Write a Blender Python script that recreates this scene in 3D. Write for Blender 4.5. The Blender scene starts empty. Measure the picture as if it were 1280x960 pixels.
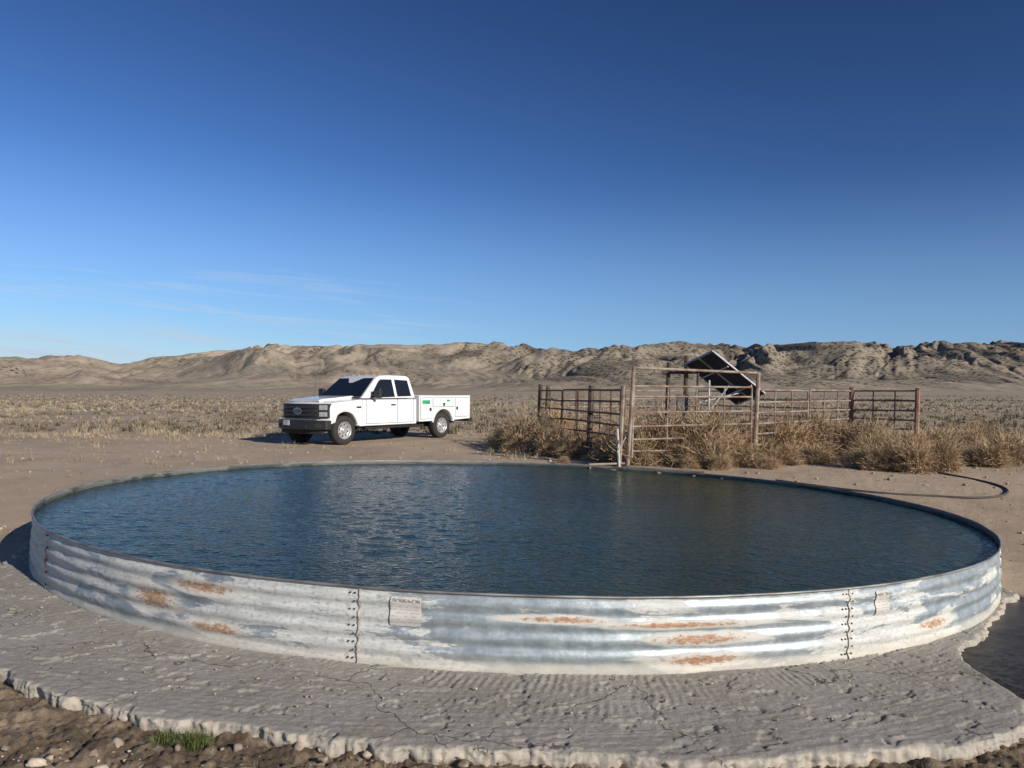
import bpy, math, random
import numpy as np
from mathutils import Vector, Matrix
random.seed(4); RNG=np.random.default_rng(7)
scn=bpy.context.scene
scn.view_settings.view_transform='Standard'
scn.view_settings.look='None'
scn.view_settings.exposure=0

# ------------------------------------------------------------------ noise
_p=RNG.permutation(256); _p=np.concatenate([_p,_p,_p]); _a=RNG.random(256)*2*np.pi
_gx,_gy=np.cos(_a),np.sin(_a)
def perlin(x,y,seed=0):
    x=np.asarray(x,float)+seed*17.31; y=np.asarray(y,float)+seed*9.17
    xi=np.floor(x).astype(np.int64); yi=np.floor(y).astype(np.int64)
    xf=x-xi; yf=y-yi; u=xf**3*(xf*(xf*6-15)+10); v=yf**3*(yf*(yf*6-15)+10)
    def g(ix,iy,dx,dy):
        h=_p[_p[ix&255]+(iy&255)]
        return _gx[h]*dx+_gy[h]*dy
    a=g(xi,yi,xf,yf); b=g(xi+1,yi,xf-1,yf); c=g(xi,yi+1,xf,yf-1); d=g(xi+1,yi+1,xf-1,yf-1)
    return ((a*(1-u)+b*u)*(1-v)+(c*(1-u)+d*u)*v)*1.5
def fbm(x,y,o=4,seed=0,g=.5):
    s=0;a=1
    for i in range(o):
        s=s+a*perlin(x*2**i,y*2**i,seed+i*3); a*=g
    return s
def ss(a,b,x):
    t=np.clip((x-a)/(b-a),0,1); return t*t*(3-2*t)

TC=(0.083,9.86); TR=5.24
def plane(x,y): return .016*y+.03*x+.12
def G(x,y):
    x=np.asarray(x,float); y=np.asarray(y,float)
    w=ss(6.5,15,y)
    z=w*plane(x,y)+(1-w)*(-.06)
    far=ss(30,120,np.hypot(x,y))
    z=z+far*fbm(x/60,y/60,2,5)*.25+ss(400,1500,np.hypot(x,y))*fbm(x/500,y/500,2,8)*3
    return z
def Gs(x,y): return float(G(x,y))

# ------------------------------------------------------------------ node helpers
def mat(name):
    m=bpy.data.materials.new(name); m.use_nodes=True
    nt=m.node_tree; b=nt.nodes['Principled BSDF']; return m,nt,b
def N(nt,t,**k):
    n=nt.nodes.new(t)
    for a,v in k.items(): setattr(n,a,v)
    return n
def L(nt,a,b): nt.links.new(a,b)
def math_(nt,op,a,b=None,c=None,clamp=False):
    n=nt.nodes.new('ShaderNodeMath'); n.operation=op; n.use_clamp=clamp
    for i,v in enumerate((a,b,c)):
        if v is None: continue
        if isinstance(v,(int,float)): n.inputs[i].default_value=v
        else: nt.links.new(v,n.inputs[i])
    return n.outputs[0]
def noise(nt,vec,scale,detail=4,rough=.55,dist=0):
    n=N(nt,'ShaderNodeTexNoise'); n.inputs['Scale'].default_value=scale; n.inputs['Detail'].default_value=detail
    n.inputs['Roughness'].default_value=rough; n.inputs['Distortion'].default_value=dist
    if vec is not None: L(nt,vec,n.inputs['Vector'])
    return n.outputs['Fac']
def ramp(nt,fac,lo,hi,smooth=True):
    n=N(nt,'ShaderNodeMapRange'); n.interpolation_type='SMOOTHSTEP' if smooth else 'LINEAR'
    L(nt,fac,n.inputs['Value']); n.inputs['From Min'].default_value=lo; n.inputs['From Max'].default_value=hi
    return n.outputs['Result']
def mix(nt,fac,a,b,mode='MIX'):
    n=N(nt,'ShaderNodeMix',data_type='RGBA',blend_type=mode)
    if isinstance(fac,(int,float)): n.inputs[0].default_value=fac
    else: L(nt,fac,n.inputs[0])
    for i,v in ((6,a),(7,b)):
        if isinstance(v,tuple): n.inputs[i].default_value=(*v,1)
        else: L(nt,v,n.inputs[i])
    return n.outputs[2]
def coords(nt,scale=(1,1,1)):
    tc=N(nt,'ShaderNodeTexCoord'); m=N(nt,'ShaderNodeMapping'); m.inputs['Scale'].default_value=scale
    L(nt,tc.outputs['Object'],m.inputs['Vector']); return m.outputs[0]
def bump(nt,h,b,strength=.5,dist=.02):
    n=N(nt,'ShaderNodeBump'); n.inputs['Strength'].default_value=strength; n.inputs['Distance'].default_value=dist
    L(nt,h,n.inputs['Height']); L(nt,n.outputs[0],b.inputs['Normal']); return n
def simple(name,col,rough=.5,metal=0,var=.15,scale=8,coat=0,bmp=0):
    m,nt,b=mat(name)
    v=coords(nt); f=noise(nt,v,scale,5)
    c=mix(nt,ramp(nt,f,.3,.7),tuple(x*(1-var) for x in col),tuple(min(1,x*(1+var)) for x in col))
    L(nt,c,b.inputs['Base Color']); b.inputs['Roughness'].default_value=rough; b.inputs['Metallic'].default_value=metal
    b.inputs['Coat Weight'].default_value=coat; b.inputs['Coat Roughness'].default_value=.05
    if bmp: bump(nt,f,b,.5,bmp)
    return m

# ------------------------------------------------------------------ mesh helpers
def np_mesh(name,verts,faces,mats,smooth=False,parent=None,loc=(0,0,0)):
    verts=np.asarray(verts,np.float32); faces=np.asarray(faces,np.int32)
    me=bpy.data.meshes.new(name); k=faces.shape[1]
    me.vertices.add(len(verts)); me.vertices.foreach_set('co',verts.ravel())
    me.loops.add(faces.size); me.loops.foreach_set('vertex_index',faces.ravel())
    me.polygons.add(len(faces)); me.polygons.foreach_set('loop_start',np.arange(0,faces.size,k,dtype=np.int32))
    me.polygons.foreach_set('loop_total',np.full(len(faces),k,np.int32))
    if smooth: me.polygons.foreach_set('use_smooth',np.ones(len(faces),bool))
    me.update(calc_edges=True); me.validate()
    me.materials.append(mats)
    o=bpy.data.objects.new(name,me); scn.collection.objects.link(o); o.location=loc
    if parent: o.parent=parent
    return o
def grid_faces(nr,nc,closed=False):
    i=np.arange(nr-1)[:,None]; j=np.arange(nc if closed else nc-1)[None,:]; j2=(j+1)%nc
    return np.stack([i*nc+j,i*nc+j2,(i+1)*nc+j2,(i+1)*nc+j],-1).reshape(-1,4)
def attr(o,name,vals):
    a=o.data.attributes.new(name,'FLOAT','POINT'); a.data.foreach_set('value',np.asarray(vals,np.float32).ravel())
def pymesh(name,verts,faces,m,parent=None,smooth=False,bevel=0,seg=3):
    me=bpy.data.meshes.new(name); me.from_pydata([tuple(v) for v in verts],[],faces); me.update()
    import bmesh
    bm=bmesh.new(); bm.from_mesh(me); bmesh.ops.recalc_face_normals(bm,faces=bm.faces); bm.to_mesh(me); bm.free()
    me.materials.append(m)
    if smooth or bevel: me.polygons.foreach_set('use_smooth',[True]*len(me.polygons))
    o=bpy.data.objects.new(name,me); scn.collection.objects.link(o)
    if parent: o.parent=parent
    if bevel:
        b=o.modifiers.new('bev','BEVEL'); b.width=bevel; b.segments=seg; b.limit_method='ANGLE'; b.angle_limit=math.radians(28); b.harden_normals=True
    return o
def box(name,x0,x1,y0,y1,z0,z1,m,parent=None,bevel=.008,seg=2):
    v=[(x,y,z) for x in (x0,x1) for y in (y0,y1) for z in (z0,z1)]
    f=[(0,1,3,2),(4,6,7,5),(0,4,5,1),(2,3,7,6),(0,2,6,4),(1,5,7,3)]
    return pymesh(name,v,f,m,parent,bevel=bevel,seg=seg)
def tubes(name,segs,m,parent=None,n=8):
    V=[];F=[]
    for p0,p1,r in segs:
        p0=Vector(p0);p1=Vector(p1); d=(p1-p0).normalized(); a=d.orthogonal().normalized(); b=d.cross(a)
        s=len(V)
        for p in (p0,p1):
            for k in range(n):
                t=2*math.pi*k/n; V.append(p+a*math.cos(t)*r+b*math.sin(t)*r)
        for k in range(n): F.append((s+k,s+(k+1)%n,s+n+(k+1)%n,s+n+k))
        F.append(tuple(s+k for k in range(n))); F.append(tuple(s+n+k for k in range(n)))
    return pymesh(name,V,F,m,parent,smooth=False)
def empty(name,loc=(0,0,0)):
    e=bpy.data.objects.new(name,None); scn.collection.objects.link(e); e.location=loc; return e

# ------------------------------------------------------------------ camera
cam=bpy.data.cameras.new('camera'); co=bpy.data.objects.new('camera',cam); scn.collection.objects.link(co)
cam.sensor_width=36; cam.lens=27.03; cam.clip_end=30000; cam.clip_start=.05
co.matrix_world=Matrix.Translation((0,0,1.6))@Matrix.Rotation(math.radians(91.49),4,'X')@Matrix.Rotation(math.radians(1.8),4,'Z')
scn.camera=co

# ------------------------------------------------------------------ light
EL=math.radians(23); AZ=math.radians(135)
sd=Vector((math.sin(AZ)*math.cos(EL),math.cos(AZ)*math.cos(EL),math.sin(EL)))
sl=bpy.data.lights.new('sun','SUN'); sl.energy=5; sl.angle=math.radians(.5); sl.color=(1,.92,.80)
so=bpy.data.objects.new('sun',sl); scn.collection.objects.link(so); so.rotation_euler=sd.to_track_quat('Z','Y').to_euler()
w=bpy.data.worlds.new('World'); scn.world=w; w.use_nodes=True; nt=w.node_tree; bg=nt.nodes['Background']
sky=N(nt,'ShaderNodeTexSky',sky_type='NISHITA'); sky.sun_disc=False; sky.sun_elevation=EL; sky.sun_rotation=AZ
sky.air_density=1.0; sky.dust_density=.4; sky.ozone_density=3.0; sky.altitude=1500
bg.inputs['Strength'].default_value=.12
s1=mix(nt,1.0,sky.outputs[0],(.12,.12,.12),'MULTIPLY')
gm=N(nt,'ShaderNodeGamma'); L(nt,s1,gm.inputs[0]); gm.inputs[1].default_value=1.65
s2=N(nt,'ShaderNodeVectorMath',operation='SCALE'); L(nt,gm.outputs[0],s2.inputs[0]); s2.inputs['Scale'].default_value=1.12/.12
tc=N(nt,'ShaderNodeTexCoord'); sp=N(nt,'ShaderNodeSeparateXYZ'); L(nt,tc.outputs['Generated'],sp.inputs[0])
yy=math_(nt,'MAXIMUM',sp.outputs[1],.05); tx=math_(nt,'DIVIDE',sp.outputs[0],yy); tz=math_(nt,'DIVIDE',sp.outputs[2],yy)
tz2=math_(nt,'ADD',tz,math_(nt,'MULTIPLY',tx,.07))
cv=N(nt,'ShaderNodeCombineXYZ'); L(nt,math_(nt,'MULTIPLY',tx,4.0),cv.inputs[0]); L(nt,math_(nt,'MULTIPLY',tz2,75.0),cv.inputs[1])
cn=noise(nt,cv.outputs[0],1.0,6,.62,.6)
wisp=ramp(nt,cn,.46,.72)
mx=math_(nt,'MULTIPLY',ramp(nt,tx,.05,-.3),ramp(nt,tz,.20,.10))
hz=math_(nt,'MULTIPLY',ramp(nt,tx,-.05,-.7),ramp(nt,tz,.115,.04))
cf=math_(nt,'MULTIPLY',wisp,mx)
cf=math_(nt,'ADD',math_(nt,'MULTIPLY',cf,.6),math_(nt,'MULTIPLY',hz,.5),clamp=True)
frt=ramp(nt,sp.outputs[1],.1,.3); cf=math_(nt,'MULTIPLY',cf,frt)
low=math_(nt,'MULTIPLY',ramp(nt,sp.outputs[2],.30,.03),.62)
c0=mix(nt,low,s2.outputs[0],(2.05,3.35,5.3))
col=mix(nt,cf,c0,(4.2,5.2,6.3))
L(nt,col,bg.inputs['Color'])

# ------------------------------------------------------------------ ground
def ground_mat():
    m,nt,b=mat('desert_soil'); v=coords(nt)
    wet=N(nt,'ShaderNodeAttribute',attribute_name='wet').outputs['Fac']
    mud=N(nt,'ShaderNodeAttribute',attribute_name='mud').outputs['Fac']
    gr=N(nt,'ShaderNodeAttribute',attribute_name='grassy').outputs['Fac']
    n1=noise(nt,v,.35,6,.6); n2=noise(nt,v,5,8,.7); n3=noise(nt,v,45,6,.75); n4=noise(nt,v,.03,5,.6); n5=noise(nt,v,1.1,6,.8)
    c=mix(nt,ramp(nt,n1,.3,.7),(.41,.31,.215),(.52,.405,.29))
    c=mix(nt,math_(nt,'MULTIPLY',ramp(nt,n5,.50,.66),.5),c,(.29,.215,.145))
    c=mix(nt,math_(nt,'MULTIPLY',ramp(nt,n2,.45,.72),.45),c,(.34,.26,.18))
    c=mix(nt,math_(nt,'MULTIPLY',ramp(nt,n3,.55,.70),.6),c,(.66,.57,.47))
    c=mix(nt,math_(nt,'MULTIPLY',ramp(nt,n3,.45,.3),.55),c,(.22,.165,.115))
    g=mix(nt,ramp(nt,n2,.35,.65),(.29,.225,.155),(.46,.37,.265))
    g=mix(nt,math_(nt,'MULTIPLY',ramp(nt,n4,.35,.65),.6),g,(.44,.355,.26))
    n6=noise(nt,v,.22,6,.8); g=mix(nt,math_(nt,'MULTIPLY',ramp(nt,n6,.50,.60),.6),g,(.22,.175,.12))
    g=mix(nt,math_(nt,'MULTIPLY',ramp(nt,n5,.52,.62),.6),g,(.18,.145,.10))
    c=mix(nt,math_(nt,'MULTIPLY',gr,.88),c,g)
    d=mix(nt,ramp(nt,n2,.4,.7),(.085,.06,.04),(.34,.26,.175))
    c=mix(nt,math_(nt,'MULTIPLY',mud,.92),c,d)
    wf=ramp(nt,math_(nt,'ADD',wet,math_(nt,'MULTIPLY',math_(nt,'SUBTRACT',n2,.5),.9)),.30,.50)
    c=mix(nt,wf,c,(.035,.025,.016))
    L(nt,c,b.inputs['Base Color'])
    L(nt,math_(nt,'SUBTRACT',.95,math_(nt,'MULTIPLY',wf,.72)),b.inputs['Roughness'])
    b.inputs['Specular IOR Level'].default_value=.3
    h=math_(nt,'ADD',n2,math_(nt,'MULTIPLY',n3,.45))
    bump(nt,h,b,.8,.03)
    return m
M_ground=ground_mat()
r=np.concatenate([np.linspace(.3,1.9,20),np.arange(2,7.5,.018),7.5*np.exp(np.arange(0,math.log(9000/7.5),.018))])
a=np.concatenate([np.linspace(-50,50,801),np.linspace(50,310,141)[1:-1]])*np.pi/180
A,Rr=np.meshgrid(a,r); X=Rr*np.sin(A); Y=Rr*np.cos(A); Z=G(X,Y)
dt=np.hypot(X-TC[0],Y-TC[1])
wetv=np.exp(-(((X-4.0)/1.25)**2+((Y-5.8)/1.8)**2)**2)*1.2+np.exp(-(((X-3.3)/.8)**2+((Y-4.5)/.55)**2))*.95
Z+=(fbm(X*1.1,Y*1.1,2,11)*.010+fbm(X*6,Y*6,3,13)*.004)*(1-ss(25,50,Rr))
near=(1-ss(4.2,6.5,Y))*(Rr<9)
Z+=near*(np.abs(fbm(X*3.2,Y*3.2,5,21,.66))*.042-.02+fbm(X*22,Y*22,4,23,.65)*.009)*(1-.7*np.clip(wetv,0,1))+.02*np.clip(wetv,0,1)
Z=np.where(dt<TR-.03,np.minimum(Z,-.12),Z)
Z=np.where((dt<6.2)&(Y<7.0)&(X<2.4)&(dt>=TR-.03),np.minimum(Z,-.02),Z)
og=np_mesh('ground',np.stack([X,Y,Z],-1).reshape(-1,3),grid_faces(len(r),len(a),True)[:,::-1],M_ground,smooth=True)
attr(og,'wet',wetv); attr(og,'mud',(1-ss(3.7,5.4,Y+fbm(X,Y,2,3)*.4)))
attr(og,'grassy',ss(21,34,Y+fbm(X/6,Y/6,3,4)*9))

# ------------------------------------------------------------------ hills
def hill_mat():
    m,nt,b=mat('hill_soil'); v=coords(nt)
    n1=noise(nt,v,.004,6,.6); n2=noise(nt,v,.03,7,.75)
    c=mix(nt,ramp(nt,n1,.3,.7),(.41,.335,.255),(.29,.245,.19))
    c=mix(nt,math_(nt,'MULTIPLY',ramp(nt,n2,.42,.62),.4),c,(.46,.39,.31))
    c=mix(nt,math_(nt,'MULTIPLY',ramp(nt,n2,.50,.38),.45),c,(.18,.155,.12))
    vo=N(nt,'ShaderNodeTexVoronoi'); vo.inputs['Scale'].default_value=.06; L(nt,v,vo.inputs['Vector'])
    dots=ramp(nt,vo.outputs['Distance'],.48,.25)
    den=N(nt,'ShaderNodeAttribute',attribute_name='trees_gully_shade').outputs['Fac']  # tree cover, plus gully shade painted into the hill colour
    n3=noise(nt,v,.005,4,.6)
    dm=ramp(nt,math_(nt,'ADD',n3,math_(nt,'MULTIPLY',den,.44)),.53,.80)
    c=mix(nt,math_(nt,'MULTIPLY',dm,.5),c,(.20,.17,.13))
    c=mix(nt,math_(nt,'MULTIPLY',math_(nt,'MULTIPLY',dots,dm),.92),c,(.05,.052,.038))
    L(nt,c,b.inputs['Base Color']); b.inputs['Roughness'].default_value=1; b.inputs['Specular IOR Level'].default_value=0
    bump(nt,n2,b,.6,11)
    return m
t=np.linspace(-1.3,1.3,1900); y=np.concatenate([np.linspace(1750,4000,330),np.linspace(4030,5600,30)])
T,Yh=np.meshgrid(t,y); Xh=T*Yh
px=[-1.35,-.67,-.60,-.565,-.51,-.47,-.43,-.36,-.31,-.26,-.21,-.12,-.06,.02,.07,.125,.22,.30,.36,.43,.50,.56,.666,1.35]
pe=[.03,.0395,.043,.0455,.0355,.045,.051,.060,.069,.067,.0705,.073,.079,.076,.073,.078,.088,.086,.090,.096,.092,.098,.103,.11]
env=np.interp(t,px,pe)+fbm(t*22,t*0,3,31)*.0013
base=.016+.03*t
wx=Xh+fbm(Xh/700,Yh/700,2,41)*200; wy=Yh+fbm(Xh/700,Yh/700,2,44)*190
a_=ss(1900,3550,wy+perlin(Xh/420,Yh*0,51)*280)
R_=.5+.50*ss(-.25,.35,T)
def sab(v,e): return np.sqrt(v*v+e)
rid=1-(sab(perlin(wx/480,wy/800,61),.005)+.5*sab(perlin(wx/220,wy/380,64),.005)+R_*(.30*sab(perlin(wx/110,wy/200,67),.006)+.14*sab(perlin(wx/56,wy/100,69),.006)))*1.2
sh=a_**1.4*(.60+.40*rid)+a_*.03
gul=sab(perlin(wx/125,wy/560,71),.003)+.5*sab(perlin(wx/58,wy/270,73),.004)+.2*sab(perlin(wx/30,wy/150,74),.004)
Hh=sh+a_*(1-a_*.45)*(np.minimum(gul,.55)-.35)*.27*(.42+.6*R_)
e=Hh/Yh*3500
mxe=e.max(0); k=np.exp(-(np.arange(-50,51)/14.)**2); k/=k.sum(); mxs=np.convolve(np.pad(mxe,50,'edge'),k,'valid')
Hh=Hh/mxs[None,:]*(env-base)[None,:]*3500*(1-ss(4200,5500,Yh)*.8)
Hh=np.where(Yh<1800,-6,Hh-3*(1-ss(1800,2100,Yh)))
Zh=1.6+.016*Yh+.03*Xh+Hh
oh=np_mesh('hills',np.stack([Xh,Yh,Zh],-1).reshape(-1,3),grid_faces(len(y),len(t)),hill_mat(),smooth=True)
attr(oh,'trees_gully_shade',(ss(-.3,.4,T)*.9+.15)*ss(0,.6,a_)+.4*(1-ss(.1,.35,gul))*a_)  # last term darkens the gullies: shade put into the colour, beside the trees

# ------------------------------------------------------------------ concrete pad
def pad_mat():
    m,nt,b=mat('rough_concrete'); v=coords(nt)
    e=N(nt,'ShaderNodeAttribute',attribute_name='edge').outputs['Fac']
    n1=noise(nt,v,1.3,6,.65); n2=noise(nt,v,12,8,.72); n3=noise(nt,v,85,6,.8); n4=noise(nt,v,2.6,5,.7)
    c=mix(nt,ramp(nt,n1,.3,.7),(.30,.275,.24),(.42,.395,.355))
    c=mix(nt,math_(nt,'MULTIPLY',ramp(nt,n4,.48,.64),.55),c,(.235,.20,.16))
    c=mix(nt,math_(nt,'MULTIPLY',ramp(nt,n2,.5,.7),.45),c,(.24,.205,.165))
    c=mix(nt,math_(nt,'MULTIPLY',ramp(nt,n3,.54,.68),.5),c,(.60,.56,.50))
    c=mix(nt,math_(nt,'MULTIPLY',ramp(nt,n3,.46,.32),.6),c,(.13,.11,.09))
    # shrinkage cracks
    wv=N(nt,'ShaderNodeVectorMath',operation='ADD'); nn=N(nt,'ShaderNodeTexNoise'); nn.inputs['Scale'].default_value=2.5; nn.inputs['Detail'].default_value=5; L(nt,v,nn.inputs['Vector'])
    sc=N(nt,'ShaderNodeVectorMath',operation='SCALE'); L(nt,nn.outputs['Color'],sc.inputs[0]); sc.inputs['Scale'].default_value=.6
    L(nt,v,wv.inputs[0]); L(nt,sc.outputs[0],wv.inputs[1])
    vo=N(nt,'ShaderNodeTexVoronoi',feature='DISTANCE_TO_EDGE'); vo.inputs['Scale'].default_value=.75; L(nt,wv.outputs[0],vo.inputs['Vector'])
    cr=math_(nt,'MULTIPLY',ramp(nt,vo.outputs['Distance'],.007,.002),ramp(nt,n1,.42,.55))
    c=mix(nt,math_(nt,'MULTIPLY',cr,.8),c,(.09,.075,.06))
    c=mix(nt,math_(nt,'MULTIPLY',e,ramp(nt,math_(nt,'ADD',math_(nt,'MULTIPLY',n2,.6),math_(nt,'MULTIPLY',n1,.4)),.36,.62)),c,(.53,.47,.385))
    L(nt,c,b.inputs['Base Color']); b.inputs['Roughness'].default_value=.95; b.inputs['Specular IOR Level'].default_value=.25
    hh=math_(nt,'SUBTRACT',math_(nt,'ADD',n2,math_(nt,'MULTIPLY',n3,.6)),math_(nt,'MULTIPLY',cr,.5))
    bump(nt,hh,b,.8,.012)
    return m
ph=np.radians(np.linspace(-76,62,1900)); nrow=160
rp=np.interp(np.degrees(ph),[-76,-68,-59,-52,-45,-27,-15,-4,7,17,24,28,31,35,42,62],[5.3,5.35,5.5,5.75,6.0,6.22,6.25,6.25,6.34,6.38,6.35,6.15,5.70,5.40,5.3,5.3])
rp=rp+fbm(ph*8,ph*0,3,81)*.08+fbm(ph*30,ph*0,3,85,.5)*.032+fbm(ph*160,ph*0,3,86,.6)*.006
tt=np.linspace(0,1,nrow)
PH,TT=np.meshgrid(ph,tt); RP=5.12+(rp[None,:]-5.12)*TT; S=PH*5.9
mk=ss(-.2,.25,fbm(S*.9,RP*1.3,2,91)+.05)*ss(-2.6,-1.2,S)*(1-ss(1.9,2.6,S))*(1-ss(5.75,5.95,RP))
amp=np.clip(.55+1.2*perlin(S*3,RP*5,96),0,1.3)
grv=np.sin(2*np.pi*(S+.22*(RP-5.7)+.012*fbm(S*3,RP*4,3,95))/.055); grv=np.sign(grv)*np.abs(grv)**.6
ZP=.0026*grv*mk*amp
ZP+=.0022*fbm(S*2.2+RP*3,RP*30+S*3,3,97)*(1-mk)
ZP+=fbm(S*1.0,RP*1.0,2,99)*.006+fbm(S*16,RP*18,4,101,.7)*.0026
ZP+=.007*ss(.5,.62,fbm(S*4,RP*6,4,107))-.008*ss(.5,.62,fbm(S*5,RP*5,4,108))
ph_d=np.clip(fbm(ph*26,ph*0,4,109,.6),-.3,1)
rc=rp[None,:]-RP; ZP-=np.exp(-rc/.012)*(.003+.010*np.maximum(ph_d,0))[None,:]
Rall=[RP];Zall=[ZP];Pall=[PH]
dzs=[-.005,-.014,-.024,-.034,-.045,-.058,-.075,-.13]
for dz in dzs:
    s_=ph*5.9
    Rall.append((rp+.006-.25*max(0,-dz-.05)+fbm(s_*16,np.full_like(s_,dz*26),4,103,.6)*.014)[None,:])
    Zall.append((ZP[-1]+dz)[None,:]); Pall.append(ph[None,:])
Rall=np.vstack(Rall);Zall=np.vstack(Zall);Pall=np.vstack(Pall)
XP=TC[0]+Rall*np.sin(Pall); YP=TC[1]-Rall*np.cos(Pall)
op=np_mesh('concrete_pad',np.stack([XP,YP,Zall],-1).reshape(-1,3),grid_faces(nrow+len(dzs),len(ph))[:,::-1],pad_mat(),smooth=True)
ed=np.vstack([np.exp(-rc/.02)*.8,np.ones((len(dzs),len(ph)))]); attr(op,'edge',ed)

# ------------------------------------------------------------------ stock tank
def tank_mat(inner=False):
    m,nt,b=mat('galvanised_steel'+('_inner' if inner else ''))
    tc=N(nt,'ShaderNodeTexCoord'); sp=N(nt,'ShaderNodeSeparateXYZ'); L(nt,tc.outputs['Object'],sp.inputs[0])
    s=math_(nt,'MULTIPLY',math_(nt,'ARCTAN2',sp.outputs[0],math_(nt,'MULTIPLY',sp.outputs[1],-1)),TR); z=sp.outputs[2]
    def sv(a,c):
        n=N(nt,'ShaderNodeCombineXYZ'); L(nt,math_(nt,'MULTIPLY',s,a),n.inputs[0]); L(nt,math_(nt,'MULTIPLY',z,c),n.inputs[1]); return n.outputs[0]
    n0=noise(nt,sv(3,3),3,7,.7); n1=noise(nt,sv(1.0,5.0),1.6,9,.70,.5); n2=noise(nt,sv(2,26),1.5,5,.6); n3=noise(nt,sv(20,30),1.5,5,.65)
    nz=noise(nt,sv(1,2.0),.6,3,.5)
    c=mix(nt,ramp(nt,n0,.35,.65),(.27,.315,.34),(.44,.485,.50))
    c=mix(nt,math_(nt,'MULTIPLY',ramp(nt,n2,.45,.65),.45),c,(.25,.28,.30))
    dep=ramp(nt,math_(nt,'ADD',n1,math_(nt,'MULTIPLY',math_(nt,'SUBTRACT',nz,.5),1.1)),.495,.545)
    dep=math_(nt,'MULTIPLY',dep,math_(nt,'ADD',.4,ramp(nt,n3,.35,.6)),clamp=True)
    low=ramp(nt,math_(nt,'ADD',z,math_(nt,'MULTIPLY',n1,.20)),.20,.10)
    dc=mix(nt,ramp(nt,n2,.4,.6),(.53,.52,.48),(.68,.67,.63))
    c=mix(nt,math_(nt,'MULTIPLY',dep,.85),c,dc)
    c=mix(nt,math_(nt,'MULTIPLY',low,.6),c,(.50,.43,.33))
    def blob(s0,ws,z0,wz):
        a=math_(nt,'DIVIDE',math_(nt,'SUBTRACT',s,s0),ws); d=math_(nt,'DIVIDE',math_(nt,'SUBTRACT',z,z0),wz)
        q=math_(nt,'ADD',math_(nt,'MULTIPLY',a,a),math_(nt,'MULTIPLY',d,d)); return math_(nt,'EXPONENT',math_(nt,'MULTIPLY',q,-1))
    tot=None
    for q in [(-2.12,.42,.345,.06),(-2.55,.32,.22,.12),(-2.0,.34,.10,.06),(1.12,.50,.20,.05),(1.15,.46,.07,.06),(1.0,.7,.29,.03),(.25,.45,.32,.03),(-4.25,.10,.25,.25),(3.2,.35,.12,.05)]:
        bb=blob(*q); tot=bb if tot is None else math_(nt,'MAXIMUM',tot,bb)
    rn=noise(nt,sv(8,20),2.2,9,.82,.3)
    rust=ramp(nt,math_(nt,'ADD',math_(nt,'MULTIPLY',tot,.44),rn),.80,.92)
    rc=mix(nt,ramp(nt,n3,.35,.65),(.24,.11,.05),(.46,.26,.125))
    halo=ramp(nt,math_(nt,'ADD',math_(nt,'MULTIPLY',tot,.6),math_(nt,'MULTIPLY',n1,.9)),.62,.80)
    c=mix(nt,math_(nt,'MULTIPLY',halo,.75),c,(.62,.58,.51))
    c=mix(nt,math_(nt,'MULTIPLY',rust,.88),c,rc)
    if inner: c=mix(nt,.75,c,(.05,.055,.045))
    L(nt,c,b.inputs['Base Color'])
    nm=math_(nt,'MAXIMUM',math_(nt,'MAXIMUM',dep,rust),math_(nt,'MAXIMUM',halo,low))
    L(nt,math_(nt,'MULTIPLY',math_(nt,'SUBTRACT',1,nm,clamp=True),.42),b.inputs['Metallic'])
    L(nt,math_(nt,'ADD',.48,math_(nt,'MULTIPLY',nm,.4,clamp=True)),b.inputs['Roughness'])
    bump(nt,math_(nt,'ADD',n0,n3),b,.3,.006)
    return m
tank=empty('stock_tank',(TC[0],TC[1],0))
MT=tank_mat(); MTi=tank_mat(True)
TH=.455; PER=.098; CA=.0068
nz=64; zz=np.linspace(-.03,TH,nz); def_r=TR+CA*np.cos(2*np.pi*zz/PER)
th=np.radians(np.arange(0,360,.5)); 
def ring(rads,zs,name,m,flip=False,dent=0):
    TH_,R_=np.meshgrid(th,rads); _,Z_=np.meshgrid(th,zs)
    R_=R_+dent*fbm(TH_*6,Z_*3,2,111)+.0035*fbm(TH_*24,Z_*7,3,113)
    V=np.stack([R_*np.cos(TH_),R_*np.sin(TH_),Z_],-1).reshape(-1,3); f=grid_faces(len(rads),len(th),True)
    return np_mesh(name,V,f[:,::-1] if flip else f,m,smooth=True,parent=tank)
ring(def_r,zz,'corrugated_wall',MT,dent=.008)
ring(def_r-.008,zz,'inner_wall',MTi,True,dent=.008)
q=np.linspace(0,2*np.pi,13); ring(TR+.002+.009*np.cos(q),TH+.004+.008*np.sin(q),'rolled_rim',simple('rim_steel',(.28,.27,.25),.55,.5,.4,4),dent=.008)
def wallpt(s,z,off=0):
    a=s/TR; rr=TR+CA*math.cos(2*math.pi*z/PER)+off+.003; return (rr*math.sin(a),-rr*math.cos(a),z)
M_bolt=simple('bolt_steel',(.07,.06,.05),.6,.3); M_seam=simple('seam_sealant',(.56,.51,.42),.8,0,.25,20)
def dome(V,F,c,n,r):
    n=Vector(n); a=n.orthogonal().normalized(); b=n.cross(a); s=len(V)
    for k in range(6):
        t_=k*math.pi/3; V.append(Vector(c)-n*.006+(a*math.cos(t_)+b*math.sin(t_))*r)
    for k in range(6):
        t_=k*math.pi/3; V.append(Vector(c)+n*r*.6+(a*math.cos(t_)+b*math.sin(t_))*r*.7)
    for k in range(6): F.append((s+k,s+(k+1)%6,s+6+(k+1)%6,s+6+k))
    F.append(tuple(s+6+k for k in range(6)))
V=[];F=[];V2=[];F2=[]
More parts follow.
